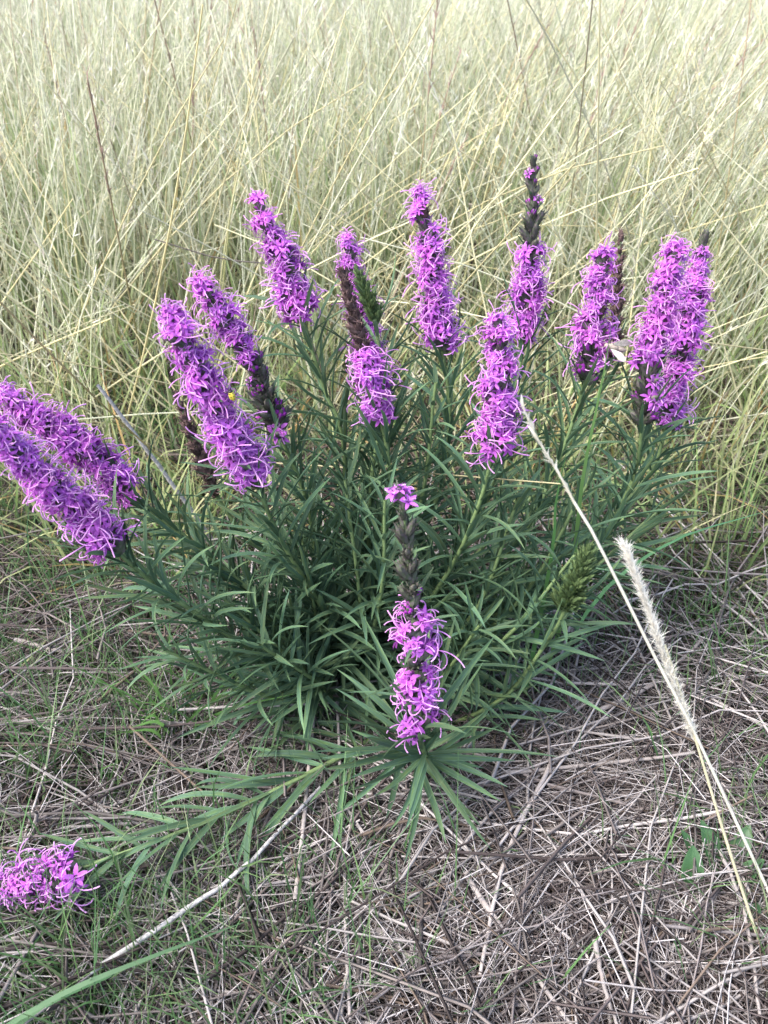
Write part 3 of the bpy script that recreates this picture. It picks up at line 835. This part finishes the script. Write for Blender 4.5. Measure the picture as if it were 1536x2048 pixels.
# broad-leaved weed in the straw
def broad_leaf(K=8):
    t = np.linspace(0, 1, K); w = np.sin(np.pi * np.clip(t * .93 + .05, 0, 1)) ** .8 * .5
    V, E = [], []
    for i in range(K):
        for u in (-1, -.5, 0, .5, 1): V.append((t[i], u * w[i], .10 * abs(u) * w[i] * 2 + .12 * math.sin(t[i] * 2.6))); E.append(abs(u))
    F = [(i * 5 + j, i * 5 + j + 1, i * 5 + j + 6, i * 5 + j + 5) for i in range(K - 1) for j in range(4)]
    return build_mesh('leaf', V, F, edge=E, mats=[M_broad])
BL = broad_leaf()
b = PG(1440, 1780); b.z += .004
root = empty('broad_leaved_weed', b); tag(root, 'low weed with broad oval green leaves half buried in the straw', 'weed')
for (px, py, tx, ty, w) in ((1380, 1790, 1385, 1690, .020), (1440, 1760, 1400, 1640, .017), (1460, 1740, 1500, 1650, .018), (1470, 1770, 1530, 1720, .016), (1400, 1740, 1360, 1660, .013), (1480, 1800, 1520, 1830, .013)):
    p0 = PG(px, py, .055); p1 = PG(tx, ty, .085); d = p1 - p0
    x, yv, zv = frame(d, (0, 0, 1)); link('leaf', BL, root, mtx(p0 - b, x, yv, zv, d.length, w, d.length * .5))

# ------------------------------------------------------------------ single grass stalks of the field that stand out
def culm_set(n, y0, y1, col0, col1, hcol, label, group, nh, hl, hspread, hw, lean_rng, L_rng, hstart=.7, seed=0):
    global rng
    rng = np.random.default_rng(seed)
    x, y = field_xy(n, y0, y1, 1.0); az, m = wind(x, n)
    y = np.maximum(y, field_edge(x))
    P = blade_paths(x, y, gz(x, y), rng.uniform(*L_rng, n), az, rng.uniform(*lean_rng, n) + .15 * m, rng.normal(.15, .15, n), 12)
    for i in range(n):
        b = Vector(P[i, 0]); root = empty('grass_stalk', b); tag(root, label, 'grass', group)
        A = P[i] - P[i, 0]
        t = np.linspace(0, 1, 12)[:, None]
        v, f, c_ = tube_geo(A[None], np.linspace(.0019, .0009, 12)[None], 4, (np.array(col0) * (1 - t) + np.array(col1) * t)[None])
        link('stem', build_mesh('stem', v, f, c_, mats=[M_blade]), root)
        plume(root, A[int(12 * hstart):], nh, hl, hspread, hw, col=hcol)
culm_set(130, 1.2, 3.0, (.42, .44, .18), (.78, .73, .50), (.80, .76, .62), 'pale straw coloured grass stalk with a thin seed head in the tall grass', 'pale stalks in the tall grass', 26, .020, .25, .0022, (.05, .5), (.5, .75), seed=3)
culm_set(54, 1.2, 2.8, (.34, .36, .14), (.46, .34, .26), (.40, .29, .25), 'grass stalk with a narrow reddish brown seed head in the tall grass', 'brown headed stalks in the tall grass', 30, .022, .16, .0022, (.03, .45), (.5, .8), seed=4)

# ------------------------------------------------------------------ small animals on the flowers
def ellipsoid(c, r, n=10, m=7):
    V, F = [], []
    for i in range(m + 1):
        th = math.pi * i / m
        for j in range(n):
            a = 2 * math.pi * j / n
            V.append((c[0] + r[0] * math.cos(th), c[1] + r[1] * math.sin(th) * math.cos(a), c[2] + r[2] * math.sin(th) * math.sin(a)))
    for i in range(m):
        for j in range(n): F.append((i * n + j, i * n + (j + 1) % n, (i + 1) * n + (j + 1) % n, (i + 1) * n + j))
    return np.array(V), np.array(F), None
M_yel = mat('beetle_yellow', (.62, .52, .06), rough=.3, spec=.5); M_blk = mat('beetle_black', (.015, .013, .012), rough=.35, spec=.5)
M_fur = mat('moth_fur', (.38, .33, .27), rough=.9, vary=.35, nscale=900); M_wing = mat('moth_wing', (.72, .69, .60), rough=.7, trans=.3, vary=.2, nscale=500)
p = PY(464, 792, .615)
root = empty('beetle', p); tag(root, 'tiny yellow beetle with black spots on the long thick purple spike', 'beetle')
def face(o, p, upx, sc):
    z = (Vector((0, 0, CAM_H)) - p).normalized(); x, y_, z = frame(upx, z); o.matrix_basis = mtx(p, x, y_, x.cross(y_), sc, sc, sc)
face(root, p, (-.25, .1, 1), 1.1)
link('wing_cases', build_mesh('wing_cases', *ellipsoid((0, 0, 0), (.0042, .0024, .0019))[:2], mats=[M_yel]), root)
link('head', build_mesh('head', *join_geo(ellipsoid((.0048, 0, 0), (.0013, .0012, .001)), ellipsoid((.0036, 0, .0002), (.0012, .0018, .0014)))[:2], mats=[M_blk]), root)
spots = [ellipsoid((sx * .0022, sy * .00115, .00165 - .0003 * abs(sx)), (.00055, .0005, .0004), 7, 4) for sx in (-1.1, -.1, .9) for sy in (-1, 1)]
link('spots', build_mesh('spots', *join_geo(*spots)[:2], mats=[M_blk]), root)
for sx in (-1, 0, 1):
    for sy in (-1, 1):
        v, f = tube1([(sx * .0015, sy * .0018, -.0008), (sx * .003, sy * .0036, -.0002), (sx * .0042, sy * .0046, -.0022)], [.0003, .00025, .00015], 4)
        link('leg', build_mesh('leg', v, f, mats=[M_blk]), root)
for sy in (-1, 1):
    v, f = tube1([(.0055, sy * .0005, .0004), (.0075, sy * .0018, .0012), (.0095, sy * .0022, .0008)], [.00022, .0002, .00012], 4)
    link('antenna', build_mesh('antenna', v, f, mats=[M_blk]), root)
p = PY(1226, 694, .728)
root = empty('moth', p); tag(root, 'small furry pale winged moth clinging to a purple spike', 'moth')
face(root, p, (-.75, -.1, .25), 1.0)
link('body', build_mesh('body', *join_geo(ellipsoid((0, 0, 0), (.0065, .0030, .0030)), ellipsoid((-.008, 0, -.0003), (.0068, .0023, .0023)), ellipsoid((.0072, 0, .0004), (.0022, .0021, .0021)))[:2], mats=[M_fur]), root)
for sy in (-1, 1):
    V = [(.003, sy * .002, .002), (.000, sy * .006, .005), (-.006, sy * .010, .0075), (-.012, sy * .0105, .007), (-.014, sy * .007, .005), (-.009, sy * .003, .003), (-.002, sy * .002, .002)]
    V2 = [(a, b_, c_ + .0003) for a, b_, c_ in V]
    F = [(0, 1, 5, 6), (1, 2, 4, 5), (2, 3, 4, 4)]
    me = bpy.data.meshes.new('wing'); k = len(V)
    me.from_pydata(V + V2, [], [(0, 1, 5, 6), (1, 2, 4, 5), (2, 3, 4), (k + 6, k + 5, k + 1, k), (k + 5, k + 4, k + 2, k + 1), (k + 4, k + 3, k + 2)] + [(i, (i + 1) % k, k + (i + 1) % k, k + i) for i in range(k)])
    me.materials.append(M_wing); link('wing', me, root)
    v, f = tube1([(.008, sy * .0008, .001), (.012, sy * .003, .003), (.015, sy * .0035, .0025)], [.0003, .00025, .0002], 4)
    link('antenna', build_mesh('antenna', v, f, mats=[M_fur]), root)
    for sx in (.004, .001, -.002):
        v, f = tube1([(sx, sy * .0015, -.002), (sx, sy * .0045, -.003), (sx - .001, sy * .005, -.0075)], [.0004, .00035, .0002], 4)
        link('leg', build_mesh('leg', v, f, mats=[M_fur]), root)

# fallen florets
for i, (px, py) in enumerate([(470, 1425), (455, 1430), (280, 1868), (150, 1590)]):
    r = random.Random(i + 70); v, f, c_ = floret_geo(r, (0, 0, 0), (r.uniform(-1, 1), r.uniform(-1, 1), .2), .8, 1.2)
    o = link('fallen_floret', build_mesh('fallen_floret', v, f, c_, mats=[M_petal])); o.location = PG(px, py, .045)
    tag(o, 'tiny fallen purple floret caught in the grass', 'petal', 'fallen purple florets')
print('tris', sum(len(o.data.polygons) * 2 for o in bpy.data.objects if o.type == 'MESH' and o.data.users == 1), 'objects', len(bpy.data.objects))
